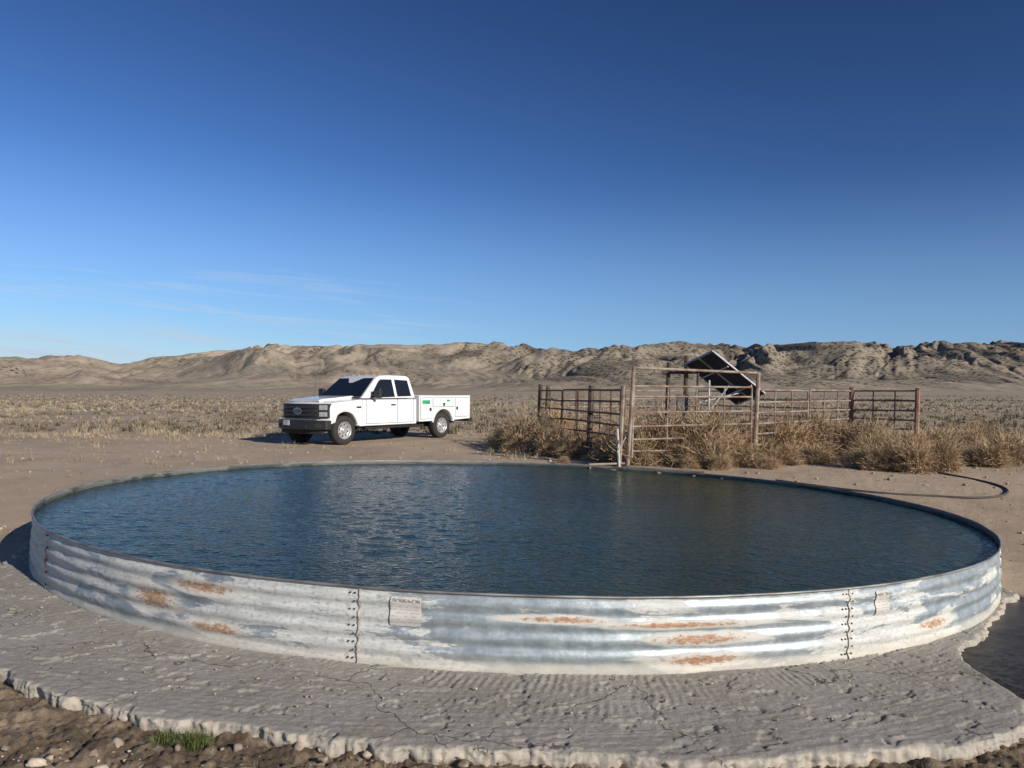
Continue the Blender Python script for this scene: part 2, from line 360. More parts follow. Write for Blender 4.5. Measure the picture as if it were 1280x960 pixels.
for i in range(-5,5):
    s0=-.97+3.215*i
    for k in range(9):
        z0=.03+k*.049
        for ds in ((-.035,) if i!=1 else (-.025,.03)):
            for ds2 in ((0,) if k%2 else (0,-.03)):
                c=wallpt(s0+ds+ds2,z0,.002); dome(V,F,c,Vector((c[0],c[1],0)).normalized(),.0068)
    K=50; s=len(V2)
    for k in range(K):
        z0=-.0+.45*k/(K-1)
        for ds in (-.004,.012): V2.append(wallpt(s0+ds+.004*math.sin(k*.9+i),z0,.007+.002*math.sin(k*1.7)))
    for k in range(K-1): F2.append((s+2*k,s+2*k+1,s+2*k+3,s+2*k+2))
pymesh('bolts',V,F,M_bolt,tank); pymesh('seams',V2,F2,M_seam,tank,smooth=True)
def label_mat():
    m,nt,b=mat('faded_label'); tc=N(nt,'ShaderNodeTexCoord'); mp=N(nt,'ShaderNodeMapping'); L(nt,tc.outputs['Object'],mp.inputs[0])
    wv=N(nt,'ShaderNodeTexWave',bands_direction='Z'); wv.inputs['Scale'].default_value=17; wv.inputs['Distortion'].default_value=.3; L(nt,mp.outputs[0],wv.inputs[0])
    n1=noise(nt,mp.outputs[0],70,3,.7)
    sp=N(nt,'ShaderNodeSeparateXYZ'); L(nt,tc.outputs['Object'],sp.inputs[0])
    f=math_(nt,'MULTIPLY',ramp(nt,wv.outputs['Fac'],.55,.7),ramp(nt,n1,.46,.54))
    head=math_(nt,'MULTIPLY',math_(nt,'MULTIPLY',ramp(nt,sp.outputs[2],.385,.39),ramp(nt,sp.outputs[2],.412,.405)),ramp(nt,n1,.40,.5))
    n2=noise(nt,mp.outputs[0],6,4)
    c=mix(nt,ramp(nt,n2,.35,.65),(.50,.48,.44),(.62,.60,.56)); c=mix(nt,math_(nt,'MULTIPLY',f,.5),c,(.28,.16,.12))
    c=mix(nt,math_(nt,'MULTIPLY',head,.7),c,(.12,.10,.09))
    L(nt,c,b.inputs['Base Color']); b.inputs['Roughness'].default_value=.6; return m
ML=label_mat()
for s0,wd,z0,z1 in ((-.68,.19,.245,.42),(2.56,.14,.26,.42)):
    V=[];F=[];K=24
    for k in range(K+1):
        for j in range(5): V.append(wallpt(s0-wd/2+wd*j/4,z0+(z1-z0)*k/K,.007))
    for k in range(K):
        for j in range(4): F.append((k*5+j,k*5+j+1,k*5+j+6,k*5+j+5))
    pymesh('maker_label',V,F,ML,tank,smooth=True)

# water
def water_mat():
    m,nt,b=mat('rippled_water'); v=coords(nt)
    n1=noise(nt,v,.4,3,.5)
    tc=N(nt,'ShaderNodeTexCoord'); mp=N(nt,'ShaderNodeMapping'); mp.inputs['Scale'].default_value=(1,1.5,1); mp.inputs['Rotation'].default_value=(0,0,.5); L(nt,tc.outputs['Object'],mp.inputs[0])
    c2=noise(nt,mp.outputs[0],14,2,.5,.6); c3=noise(nt,mp.outputs[0],36,2,.5)
    bump(nt,math_(nt,'ADD',c2,math_(nt,'MULTIPLY',c3,.25)),b,1.0,.014)
    c=mix(nt,ramp(nt,n1,.3,.7),(.018,.036,.029),(.030,.050,.036))
    L(nt,c,b.inputs['Base Color']); b.inputs['Roughness'].default_value=.07; b.inputs['IOR'].default_value=1.33
    b.inputs['Specular IOR Level'].default_value=.14
    return m
thw=np.radians(np.arange(0,360,.25)); rr=np.linspace(0.01,TR-.002,250); TH_,R_w=np.meshgrid(thw,rr)
WX=R_w*np.cos(TH_); WY=R_w*np.sin(TH_)
u_=WX*math.cos(.3)+WY*math.sin(.3); v_=-WX*math.sin(.3)+WY*math.cos(.3)
u2=WX*math.cos(-.4)+WY*math.sin(-.4); v2_=-WX*math.sin(-.4)+WY*math.cos(-.4)
gust=.6+.4*ss(-.4,.5,fbm(WX*.35,WY*.35,2,128))
WZ=(perlin(u_*3.2,v_*6.5,121)*.0058+perlin(u2*5.6,v2_*10,123)*.0042+perlin(u_*10,v_*15,125)*.0013)*gust
np_mesh('water',np.stack([WX,WY,WZ+.405],-1).reshape(-1,3),grid_faces(len(rr),len(thw),True),water_mat(),smooth=True,loc=(TC[0],TC[1],0))

# ------------------------------------------------------------------ dry grass (one mesh)
def blade_field(cx,cy,cz,size,nb,wid,spread=.5,up=1.0):
    n=len(cx); idx=np.repeat(np.arange(n),nb); m=len(idx)
    az=RNG.random(m)*2*np.pi; le=size[idx]*(.5+.7*RNG.random(m)); out=spread*le*RNG.random(m)**.7
    bx=cx[idx]+RNG.normal(0,1,m)*size[idx]*.25; by=cy[idx]+RNG.normal(0,1,m)*size[idx]*.25; bz=cz[idx]-.02
    tx=bx+np.cos(az)*out; ty=by+np.sin(az)*out; tz=bz+np.sqrt(np.maximum(le**2-out**2,.1*le**2))*up
    pa=az+np.pi/2+RNG.normal(0,.6,m); w_=wid[idx]*(.6+.8*RNG.random(m))
    mx_=(bx*.55+tx*.45); my_=(by*.55+ty*.45); mz_=bz*.4+tz*.6
    V=np.stack([np.stack([bx-np.cos(pa)*w_/2,by-np.sin(pa)*w_/2,bz],-1),np.stack([bx+np.cos(pa)*w_/2,by+np.sin(pa)*w_/2,bz],-1),
                np.stack([mx_+np.cos(pa)*w_*.4,my_+np.sin(pa)*w_*.4,mz_],-1),np.stack([tx,ty,tz],-1),np.stack([mx_-np.cos(pa)*w_*.4,my_-np.sin(pa)*w_*.4,mz_],-1)],1)
    F=np.arange(m)[:,None]*5+np.array([[0,1,2,4]])
    return V.reshape(-1,3),F,np.arange(m)[:,None]*5+np.array([[4,2,3]])
def tri_mesh(name,parts,m):
    Vs=[];Fs=[];o=0
    for V,F4,F3 in parts:
        Vs.append(V); Fs.append(F4[:,[0,1,2]]+o); Fs.append(F4[:,[0,2,3]]+o); Fs.append(F3+o); o+=len(V)
    return np_mesh(name,np.vstack(Vs),np.vstack(Fs),m)
def grass_mat(name,c1,c2,sc=.6):
    m,nt,b=mat(name); v=coords(nt); f=noise(nt,v,sc,3); g=noise(nt,v,sc*12,2)
    c=mix(nt,ramp(nt,math_(nt,'ADD',math_(nt,'MULTIPLY',f,.5),math_(nt,'MULTIPLY',g,.5)),.38,.62),c1,c2)
    L(nt,c,b.inputs['Base Color']); b.inputs['Roughness'].default_value=.9; b.inputs['Specular IOR Level'].default_value=.15
    return m
M_dry=grass_mat('dry_grass',(.27,.215,.145),(.50,.41,.285),1.0)
parts=[]
def scatter(n,r0,r1,tw=.95):
    u=RNG.random(n); rr=r0*np.exp(u*math.log(r1/r0)); tt_=(RNG.random(n)*2-1)*tw; return tt_*rr,rr
def clear(x,y):
    return (np.hypot(x-TC[0],y-TC[1])>TR+.4)&~((np.abs(x+4.2)<2.5)&(np.abs(y-23.6)<3.2))
x,yv=scatter(10500,24,95); keep=clear(x,yv)&(fbm(x/7,yv/7,2,201)>-.08); x,yv=x[keep],yv[keep]
parts.append(blade_field(x,yv,G(x,yv),.07+.23*RNG.random(len(x))**2.0,20,np.full(len(x),.011)+yv*.0003,1.0,.85))
x,yv=scatter(13000,55,450); keep=fbm(x/22,yv/22,2,203)>-.15; x,yv=x[keep],yv[keep]
parts.append(blade_field(x,yv,G(x,yv),.18+.26*RNG.random(len(x))**2,7,.03+yv*.0006,1.0,.8))
x,yv=scatter(1500,15.5,29,1.0); keep=clear(x,yv)&((x>3)|(yv>21)|(RNG.random(1500)<.3)); x,yv=x[keep],yv[keep]
parts.append(blade_field(x,yv,G(x,yv),.05+.20*RNG.random(len(x))**2.2,26,np.full(len(x),.008),.85))
x=RNG.uniform(-10.5,-5.6,300); yv=18.6+RNG.normal(0,.45,300)+.1*(x+8); parts.append(blade_field(x,yv,G(x,yv),.04+.08*RNG.random(300),24,np.full(300,.008),1.3,.5))
x=RNG.uniform(8.5,16,420); yv=RNG.uniform(15.2,21,420); parts.append(blade_field(x,yv,G(x,yv),.08+.28*RNG.random(420)**2,30,np.full(420,.009),.9))
x=RNG.uniform(-.6,2.0,160); yv=RNG.uniform(17.0,21,160); parts.append(blade_field(x,yv,G(x,yv),.08+.2*RNG.random(160)**2,30,np.full(160,.008),.9))
tri_mesh('dry_grass',parts,M_dry)
x,yv=scatter(7000,27,420); k=clear(x,yv)&(fbm(x/14,yv/14,2,221)>-.15); x,yv=x[k],yv[k]
tri_mesh('desert_scrub',[blade_field(x,yv,G(x,yv),.12+.27*RNG.random(len(x)),22,.02+yv*.0006,1.0,.9)],grass_mat('scrub',(.11,.095,.065),(.28,.23,.16),1))

x=np.concatenate([RNG.uniform(-1.3,.3,26),RNG.uniform(-2.6,2.6,30)]); yv=np.concatenate([3.50+RNG.normal(0,.03,26),RNG.uniform(3.1,3.45,30)])
tri_mesh('withered_grass',[blade_field(x,yv,G(x,yv)-.0,.03+.03*RNG.random(len(x)),16,np.full(len(x),.003),1.0,.7)],grass_mat('withered',(.25,.2,.1),(.5,.42,.25)))
x=-1.53+RNG.normal(0,.075,60); yv=3.72+RNG.normal(0,.018,60)
tri_mesh('green_grass_tuft',[blade_field(x,yv,G(x,yv),.045+.04*RNG.random(60),22,np.full(60,.003),1.1)],grass_mat('green_grass',(.05,.08,.02),(.17,.19,.07),5))

# ------------------------------------------------------------------ stones
import bmesh
bm=bmesh.new(); bmesh.ops.create_icosphere(bm,subdivisions=2,radius=1); bm.verts.ensure_lookup_table()
IV=np.array([v.co[:] for v in bm.verts]); IF=np.array([[v.index for v in f.verts] for f in bm.faces]); bm.free()
def stones(name,x,y,s,m,sink=.3,zb=None):
    n=len(x); Vs=np.empty((n,len(IV),3))
    for i in range(n):
        ph_=RNG.random(3)*6
        k=1+.18*np.sin(IV[:,0]*3+ph_[0])+.15*np.sin(IV[:,1]*4+ph_[1])+.12*np.sin(IV[:,2]*5+ph_[2])+RNG.normal(0,.05,len(IV))
        d=IV*k[:,None]*np.array([1,.6+.4*RNG.random(),.45+.3*RNG.random()]); an=RNG.random()*6.28; c_,s_=math.cos(an),math.sin(an)
        Vs[i,:,0]=d[:,0]*c_-d[:,1]*s_; Vs[i,:,1]=d[:,0]*s_+d[:,1]*c_; Vs[i,:,2]=d[:,2]; Vs[i]*=s[i]
    z=G(x,y) if zb is None else zb
    Vs+=np.stack([x,y,z+s*sink],-1)[:,None,:]
    F=(IF[None]+np.arange(n)[:,None,None]*len(IV)).reshape(-1,3)
    return np_mesh(name,Vs.reshape(-1,3),F,m,smooth=True)
M_st=grass_mat('pebbles',(.20,.16,.12),(.46,.39,.31),1.5)
x1=RNG.uniform(-3.2,3.2,1100); y1=RNG.uniform(2.6,3.7,1100)
x2,y2=scatter(4500,5,34,1.0); k=(np.hypot(x2-TC[0],y2-TC[1])>TR+.25)&~((y2<7)&(np.abs(x2)<4.3)); x2,y2=x2[k],y2[k]
xx=np.concatenate([x1,x2]); yy_=np.concatenate([y1,y2]); ss_=np.concatenate([.005+.026*RNG.random(1100)**5,.008+.032*RNG.random(len(x2))**4])
stones('gravel',xx,yy_,ss_,M_st)
x3=RNG.uniform(-2.9,2.6,420); ph3=RNG.uniform(-.75,.45,420); r3=RNG.uniform(5.30,6.1,420)
stones('concrete_crumbs',TC[0]+r3*np.sin(ph3),TC[1]-r3*np.cos(ph3),.002+.008*RNG.random(420)**3,M_st,.5,np.full(420,.004))
M_rk=grass_mat('pale_rock',(.46,.38,.28),(.62,.54,.43),9)
def rock(x,y,s,z=None):
    stones('rock',np.array([x]),np.array([y]),np.array([s]),M_rk,.15,None if z is None else np.array([z]))
rock(-1.10,3.36,.075); rock(-2.05,3.45,.035); rock(.15,3.32,.03); rock(-1.75,3.4,.04); rock(-1.5,3.2,.05); rock(8.2,15.2,.09)

# ------------------------------------------------------------------ dry bushes
def bush_mesh(seed,Nn=3000):
    rg=np.random.default_rng(seed)
    d=rg.normal(0,1,(Nn,3)); d/=np.linalg.norm(d,axis=1)[:,None]; d[:,2]=np.abs(d[:,2])*1.0-.15
    lump=1+.28*np.sin(d[:,0]*4+seed)+.22*np.sin(d[:,1]*5+seed*2)+.12*np.sin(d[:,2]*6+seed)
    r0=.12+.6*rg.random(Nn)**.8; P=[d*(r0*lump*.5)[:,None]]
    cur=d+rg.normal(0,.5,(Nn,3)); 
    for k in range(4):
        cur=cur/np.linalg.norm(cur,axis=1)[:,None]; P.append(P[-1]+cur*(.05+.07*rg.random(Nn))[:,None]*lump[:,None]); cur=cur+rg.normal(0,.5,(Nn,3))+np.array([0,0,.15])
    P=np.stack(P,1); sd_=rg.normal(0,1,(Nn,3)); sd_/=np.linalg.norm(sd_,axis=1)[:,None]
    wd=np.array([.006,.0055,.0045,.003,.0015])*1.2
    V=np.stack([P-sd_[:,None,:]*wd[None,:,None],P+sd_[:,None,:]*wd[None,:,None]],2).reshape(-1,3)
    V[:,2]=V[:,2]*.95+.16
    b_=np.arange(Nn)[:,None,None]*10+np.arange(4)[None,:,None]*2+np.array([0,1,3,2])
    return V,b_.reshape(-1,4)
M_bush=grass_mat('dry_brush',(.28,.19,.11),(.55,.41,.26),3)
BM=[]
for s in (3,8,15):
    V,F=bush_mesh(s); o=np_mesh('dry_bush',V,F,M_bush); BM.append(o.data); bpy.data.objects.remove(o)
bushes=[(2.7,15.7,1.1),(3.1,16.0,1.8),(3.7,16.0,2.15),(4.3,16.2,1.9),(3.9,15.2,1.1),(4.5,15.6,1.2),(5.2,16.9,1.5),(5.7,17.2,1.8),(6.3,17.6,1.8),(6.9,18.0,1.7),(7.5,18.5,1.7),(5.3,18.2,1.6),
 (8.1,17.8,1.4),(8.7,17.4,1.3),(8.3,16.2,1.2),(9.2,16.8,1.3),(9.8,17.3,1.2),(7.7,16.0,1.0),(.35,20.0,1.7),(.8,19.0,1.6),(1.3,20.2,1.7),(0,20.9,1.4),(.2,18.6,1.0),(1.15,18.0,1.2),(2.0,18.6,1.5),(2.7,18.6,1.5),(1.55,17.4,1.0),(2.9,17.2,1.4),(2.1,16.6,1.0),
 (10.5,19.5,1.1),(11.2,19.0,1.2),(11.9,20.0,1.1),(11.0,17.6,.9),(12.2,17.9,1.0),(5.6,15.7,.8),(6.3,16.0,.9),(9.9,23,1.),(3.6,20.2,1.2),(4.7,20.2,1.2),(12.8,21,1.1),
 (7.0,14.9,1.05),(7.6,14.6,1.1),(8.2,14.7,.95),(9.6,15.5,1.1),(10.3,15.9,1.1),(4.0,14.7,.5),(3.5,14.9,.5),(10.8,16.6,.9),(1.1,15.9,.3),(5.0,14.9,.5)]
for i,(x,y_,s) in enumerate(bushes):
    o=bpy.data.objects.new('dry_bush',BM[i%3]); scn.collection.objects.link(o); o.location=(x,y_,Gs(x,y_)-.08*s)
    o.rotation_euler=(0,0,i*1.9); o.scale=(s*.88,s*.88,s*(.82+.12*math.sin(i*2.3)))

# ------------------------------------------------------------------ corral
def pipe_mat(name,c1,c2,th=.5):
    m,nt,b=mat(name); v=coords(nt); f=noise(nt,v,3,6,.7); g=noise(nt,v,30,4)
    c=mix(nt,ramp(nt,f,th-.08,th+.08),c1,c2); c=mix(nt,math_(nt,'MULTIPLY',ramp(nt,g,.5,.7),.4),c,(.12,.06,.035))
    L(nt,c,b.inputs['Base Color']); b.inputs['Roughness'].default_value=.75; b.inputs['Metallic'].default_value=.1; return m
MP=pipe_mat('weathered_pipe',(.34,.29,.235),(.22,.13,.09),.50); MPs=pipe_mat('rusty_pipe',(.20,.14,.10),(.12,.065,.04),.48); MPr=pipe_mat('red_pipe',(.22,.085,.06),(.33,.21,.155),.52); MPd=pipe_mat('dark_post',(.055,.04,.03),(.11,.07,.05))
def gp(x,y,h): return (x,y,Gs(x,y)+h)
def lerp(a,b,t_): return tuple(a[i]+(b[i]-a[i])*t_ for i in range(2))
def panel(segs,a,b,hts,r=.021,ends=True,stays=(.5,)):
    for h in hts: segs.append((gp(*a,h+random.uniform(-.015,.015)),gp(*b,h+random.uniform(-.015,.015)),r))
    if ends:
        for p in (a,b): segs.append((gp(*p,hts[0]-.12),gp(*p,hts[-1]),r*1.15))
    for s_ in stays:
        p=lerp(a,b,s_); segs.append((gp(*p,hts[0]),gp(*p,hts[-1]),r*.8))
cor=empty('corral_fence')
H6=[.35,.58,.81,1.04,1.27,1.52]
Aa=(.76,21.0); Mm=(1.76,17.2); Bb=(2.20,15.45); B2=(2.33,15.2); Cc=(5.1,16.1); Dd=(8.7,19.7); Ee=(9.75,18.5); Ff=(6.0,25.0); Ff2=(3.4,23.0)
sg=[]; panel(sg,Aa,lerp(Aa,Mm,.5),H6); panel(sg,lerp(Aa,Mm,.52),Mm,H6); panel(sg,Mm,Bb,H6,stays=(.35,.7))
tubes('side_panels',sg,MPs,cor)
sg=[]; panel(sg,(5.2,16.25),lerp(Cc,Dd,.5),H6,stays=(.33,.66)); panel(sg,lerp(Cc,Dd,.52),Dd,H6,stays=(.33,.66)); tubes('front_panels',sg,MP,cor)
sg=[]; panel(sg,Dd,Ee,H6,stays=(.35,.68)); tubes('red_panels',sg,MPr,cor)
sg=[]; panel(sg,Aa,Ff2,H6); panel(sg,Ff2,Ff,H6); panel(sg,Ff,Dd,H6); tubes('back_panels',sg,MP,cor)
tubes('dark_posts',[(gp(*p,-.2),gp(p[0]+.02,p[1],h),r_) for p,h,r_ in ((Mm,1.62,.065),(Aa,1.68,.055),((.95,20.7),1.62,.05),((1.55,18.2),1.5,.03))],MPd,cor)
tubes('red_posts',[(gp(*p,-.2),gp(p[0]+.02,p[1],h),r_) for p,h,r_ in ((Dd,1.60,.07),(Ee,1.58,.06))],MPr,cor)
gate=empty('corral_gate')
sg=[(gp(*B2,-.1),gp(2.40,15.2,1.98),.036),(gp(*Cc,-.1),gp(5.16,16.1,1.90),.045),((2.38,15.2,Gs(*B2)+1.96),(5.15,16.1,Gs(*Cc)+1.88),.028),(gp(2.18,15.3,-.1),gp(2.22,15.3,1.60),.05)]
tubes('gate_frame',sg,MP,gate)
sg=[]; panel(sg,lerp(B2,Cc,.03),lerp(B2,Cc,.97),[.3,.55,.8,1.08,1.38,1.58],r=.020,stays=(.28,.52,.76)); tubes('gate_bars',sg,MP,gate)
pv=simple('white_pipe',(.50,.50,.48),.4)
tubes('drain_pipe',[(gp(2.16,15.15,.0),gp(2.10,15.15,.75),.024),(gp(2.10,15.1,.30),gp(2.25,15.0,.60),.014)],pv)

# ------------------------------------------------------------------ solar panel rack
spn=empty('solar_panel')
C0=Vector((4.98,18.0,2.34)); v1=Vector((1.40,.60,-.90)); v2=Vector((-.46,.67,-.27))
n_=v1.cross(v2).normalized()
def slab(name,o,a,b,t_,m,par):
    V=[o+a*i+b*j+n_*k*t_ for k in (0,1) for i,j in ((-.5,-.5),(.5,-.5),(.5,.5),(-.5,.5))]
    return pymesh(name,V,[(0,1,2,3),(4,5,6,7),(0,1,5,4),(1,2,6,5),(2,3,7,6),(3,0,4,7)],m,par)
M_alu=simple('aluminium_frame',(.60,.59,.57),.4,.4); M_back=simple('panel_backsheet',(.045,.048,.058),.45,0,.25,6)
M_cell,nt,b=mat('solar_cells'); b.inputs['Roughness'].default_value=.1
br=N(nt,'ShaderNodeTexBrick'); br.inputs['Scale'].default_value=6; br.inputs['Color1'].default_value=(.01,.014,.05,1); br.inputs['Color2'].default_value=(.012,.018,.06,1); br.inputs['Mortar'].default_value=(.3,.3,.3,1); br.offset=0; L(nt,coords(nt),br.inputs[0]); L(nt,br.outputs[0],b.inputs['Base Color'])
for k in (-.26,.26):
    o_=C0+v2*k
    slab('module_back',o_,v1*.97,v2*.48,.025,M_back,spn); slab('module_cells',o_+n_*.028,v1*.96,v2*.47,.006,M_cell,spn)
    for s_ in (-.5,.5):
        slab('frame_end',o_+v1*s_-n_*.005,v1.normalized()*.028,v2*.50,.045,M_alu,spn); slab('frame_side',o_+v2*s_*.49-n_*.003,v1*.975,v2.normalized()*.022,.041,M_alu,spn)
sg=[]
sg.append((C0-v1*.2+v2*.5-n_*.06,C0-v1*.2-v2*.5-n_*.06,.018)); sg.append((C0+v1*.25+v2*.5-n_*.06,C0+v1*.25-v2*.5-n_*.06,.018))
sg.append(((4.35,18.1,1.75),C0+v1*.3-n_*.05,.018)); sg.append(((4.38,18.1,1.2),C0+v1*.1-n_*.05,.018)); sg.append(((4.62,18.0,.5),(4.62,18.0,2.30),.02))
tubes('rack_struts',sg,M_alu,spn)
tubes('support_poles',[((4.1,18.2,Gs(4.1,18.2)-.2),(4.12,18.2,2.88),.055),((3.7,18.3,Gs(3.7,18.3)-.2),(3.72,18.3,2.70),.05),((3.55,18.25,2.45),(4.6,18.25,2.50),.035),((4.3,17.8,.4),(4.3,17.8,2.45),.03)],MPd,spn)
box('control_box',3.88,4.14,18.0,18.12,1.5,1.95,simple('dark_box',(.10,.09,.08),.5),spn)

# ------------------------------------------------------------------ hose, inlet pipe
def curve_tube(name,pts,r_,m):
    cu=bpy.data.curves.new(name,'CURVE'); cu.dimensions='3D'; cu.bevel_depth=r_; cu.bevel_resolution=3
    s=cu.splines.new('NURBS'); s.points.add(len(pts)-1); s.order_u=4; s.use_endpoint_u=True
    for p,q_ in zip(s.points,pts): p.co=(*q_,1)
    cu.materials.append(m); o=bpy.data.objects.new(name,cu); scn.collection.objects.link(o); return o
MB=simple('dusty_rubber',(.06,.052,.045),.8,0,.4,5)
curve_tube('black_hose',[gp(x,y_,.014) for x,y_ in ((4.6,13.3),(5.3,12.6),(6.0,12.15),(6.6,12.1),(7.2,11.9),(7.8,12.1),(8.3,12.7),(8.2,13.4),(7.9,14.2))],.019,MB)
ip=empty('inlet_pipe'); tubes('pipe',[((1.55,15.0,.47),(2.35,15.25,.50),.022),((1.55,15.0,.47),(1.55,14.8,.40),.022),((2.3,14.72,.475),(3.6,14.2,.475),.025)],simple('old_pipe',(.28,.23,.17),.7),ip)

# ------------------------------------------------------------------ pickup truck
truck=empty('pickup_truck')
WP=simple('white_paint',(.78,.78,.77),.32,0,.02,2,coat=.6); BK=simple('black_plastic',(.022,.022,.023),.5); CH=simple('dark_chassis',(.018,.017,.016),.8)
GL,nt,b=mat('tinted_glass'); b.inputs['Base Color'].default_value=(.012,.015,.016,1); b.inputs['Roughness'].default_value=.03; b.inputs['Coat Weight'].default_value=.5
TI=simple('tyre_rubber',(.028,.026,.024),.85,0,.3,20); RM=simple('wheel_steel',(.50,.50,.49),.35,.5,.1); HL=simple('headlamp',(.40,.42,.43),.12,.2,.2,12,coat=1)
RD=simple('red_lens',(.35,.01,.01),.2); GN=simple('green_decal',(.03,.32,.14),.5,0,.5,25); AM=simple('amber_lens',(.7,.25,.02),.2); SM=simple('seam_dark',(.03,.03,.03),.9)
def arc(cx,cz,r_,a0,a1,n=14): return [(cx+r_*math.cos(math.radians(a0+(a1-a0)*i/n)),cz+r_*math.sin(math.radians(a0+(a1-a0)*i/n))) for i in range(n+1)]
def prism(name,prof,ys,m,fn=None,bevel=.03,seg=3):
    V=[];F=[];n=len(prof)
    for y_ in ys:
        for (x,z) in prof:
            p=(x,y_,z); V.append(fn(*p) if fn else p)
    for k in range(len(ys)-1):
        for i in range(n): F.append((k*n+i,k*n+(i+1)%n,(k+1)*n+(i+1)%n,(k+1)*n+i))
    F.append(tuple(range(n))); F.append(tuple((len(ys)-1)*n+i for i in range(n)))
    return pymesh(name,V,F,m,truck,bevel=bevel,seg=seg)
def nose(x,y_,z):
    if x>.2: x=x-.24*abs(y_)**3*(x-.2)/.55
    if z>1.15: z=z-.05*abs(y_)**3
    return (x,y_,z)
ARC=.50
prof=[(.74,.62)]+[(x,z) for x,z in arc(0,.43,ARC,22,180-12,16)]+[(-.56,.50),(-2.93,.50),(-2.93,1.30),(-.70,1.30),(-.60,1.31),(.55,1.23),(.70,1.17),(.76,1.02)]
prism('lower_body',prof,[-1.0,-.85,-.6,-.3,0,.3,.6,.85,1.0],WP,nose,.035)
prism('hood',[(-.66,1.28),(.60,1.2),(.62,1.245),(.5,1.275),(-.6,1.365),(-.68,1.35)],[-.62,-.5,0,.5,.62],WP,lambda x,y_,z:(x,y_,z),.03)
bz0,tz0=1.29,1.98
def gh(x,y_,z): 
    f=(z-bz0)/(tz0-bz0); return (x,y_*(.955-.20*f),z+(.02*(1-abs(y_)**2) if z>1.7 else 0))
prism('cab_roof_and_pillars',[(-.66,bz0),(-1.40,1.90),(-1.58,tz0-.02),(-1.9,tz0),(-2.7,tz0-.01),(-2.83,1.92),(-2.93,bz0)],[-1,-.6,0,.6,1],WP,gh,.045)
def side_pt(x,z,sd_,off=.006):
    f=(z-bz0)/(tz0-bz0); return (x,sd_*(.955-.20*f+off),z)
for sd_ in (1,-1):
    for nm,pl in (('front_door_glass',[(-.98,1.31),(-2.02,1.33),(-2.02,1.85),(-1.56,1.85),(-1.46,1.80)]),('rear_door_glass',[(-2.13,1.34),(-2.74,1.35),(-2.70,1.83),(-2.13,1.85)])):
        pymesh(nm,[side_pt(x,z,sd_) for x,z in pl],[tuple(range(len(pl)))],GL,truck)
    yy0=1.0025
    for nm,(xa,xb,za,zb) in {'door_gap_front':(-.80,-.785,.56,1.28),'door_gap_mid':(-2.085,-2.07,.56,1.28),'door_gap_rear':(-2.80,-2.785,.60,1.28),'sill_gap':(-2.80,-.785,.56,.572),'fender_gap':(-.66,-.65,.95,1.27)}.items():
        pymesh(nm,[(xa,sd_*yy0,za),(xb,sd_*yy0,za),(xb,sd_*yy0,zb),(xa,sd_*yy0,zb)],[(0,1,2,3)],SM,truck)
    box('door_handle',-1.98,-1.80,min(sd_*1.0,sd_*1.03),max(sd_*1.0,sd_*1.03),1.08,1.12,BK,truck,.01)
    box('fender_badge',-.60,-.42,min(sd_*1.0,sd_*1.008),max(sd_*1.0,sd_*1.008),1.02,1.07,BK,truck,.003)
    box('mirror_head',-1.14,-1.02,min(sd_*1.08,sd_*1.30),max(sd_*1.08,sd_*1.30),1.30,1.58,BK,truck,.03)
    box('mirror_arm',-1.10,-1.03,min(sd_*.92,sd_*1.15),max(sd_*.92,sd_*1.15),1.36,1.41,BK,truck,.01)
    box('running_board',-2.7,-.75,min(sd_*.88,sd_*1.04),max(sd_*.88,sd_*1.04),.42,.47,BK,truck,.015)
    for cx in (0.0,-4.15):
        yo=1.0 if cx==0 else 1.045
        P0=arc(cx,.43,ARC,20 if cx==0 else 10,168,18); P1=arc(cx,.43,ARC+.055,20 if cx==0 else 10,168,18)
        V=[(x,sd_*(yo+.012),z) for x,z in P0]+[(x,sd_*(yo+.002),z) for x,z in P1]+[(x,sd_*(yo-.1),z) for x,z in P0]; k=len(P0)
        pymesh('arch_lip',V,[(i,i+1,k+i+1,k+i) for i in range(k-1)]+[(i,i+1,2*k+i+1,2*k+i) for i in range(k-1)],WP,truck,smooth=True)
def ws(y_,z,off=.008):
    f=(z-bz0)/(1.90-bz0); return (-.66-.74*f+off,y_*(.955-.20*(z-bz0)/(tz0-bz0)),z+off)
pymesh('windshield',[ws(-.93,1.34),ws(.93,1.34),ws(.92,1.88),ws(-.92,1.88)],[(0,1,2,3)],GL,truck)
box('cowl',-.72,-.58,-.86,.86,1.30,1.335,BK,truck,.01)
pymesh('rear_glass',[(-2.925,-.6,1.40),(-2.925,.6,1.40),(-2.875,.55,1.80),(-2.875,-.55,1.80)],[(0,1,2,3)],GL,truck).location=(-.008,0,0)
def fstrip(name,y0,y1,z0,z1,x,th_,m,bev=.01,n=10):
    V=[];F=[]
    for i in range(n+1):
        y_=y0+(y1-y0)*i/n; xo=x-.24*abs(y_)**3
        V+=[(xo,y_,z0),(xo,y_,z1),(xo-th_,y_,z1),(xo-th_,y_,z0)]
    for i in range(n):
        a_=i*4
        for k in range(4): F.append((a_+k,a_+(k+1)%4,a_+4+(k+1)%4,a_+4+k))
    F.append((0,1,2,3)); F.append(tuple(n*4+k for k in range(4)))
    return pymesh(name,V,F,m,truck,bevel=bev,seg=2)
fstrip('grille',-.70,.70,.74,1.15,.80,.1,BK)
MGB=simple('grille_bar_mat',(.035,.035,.037),.45)
for z in (.84,.95,1.06): fstrip('grille_bar',-.66,.66,z-.022,z+.022,.822,.03,MGB,.006)
for z in (.79,.895,1.005,1.11): fstrip('grille_slot',-.64,.64,z-.018,z+.018,.803,.01,SM,0)
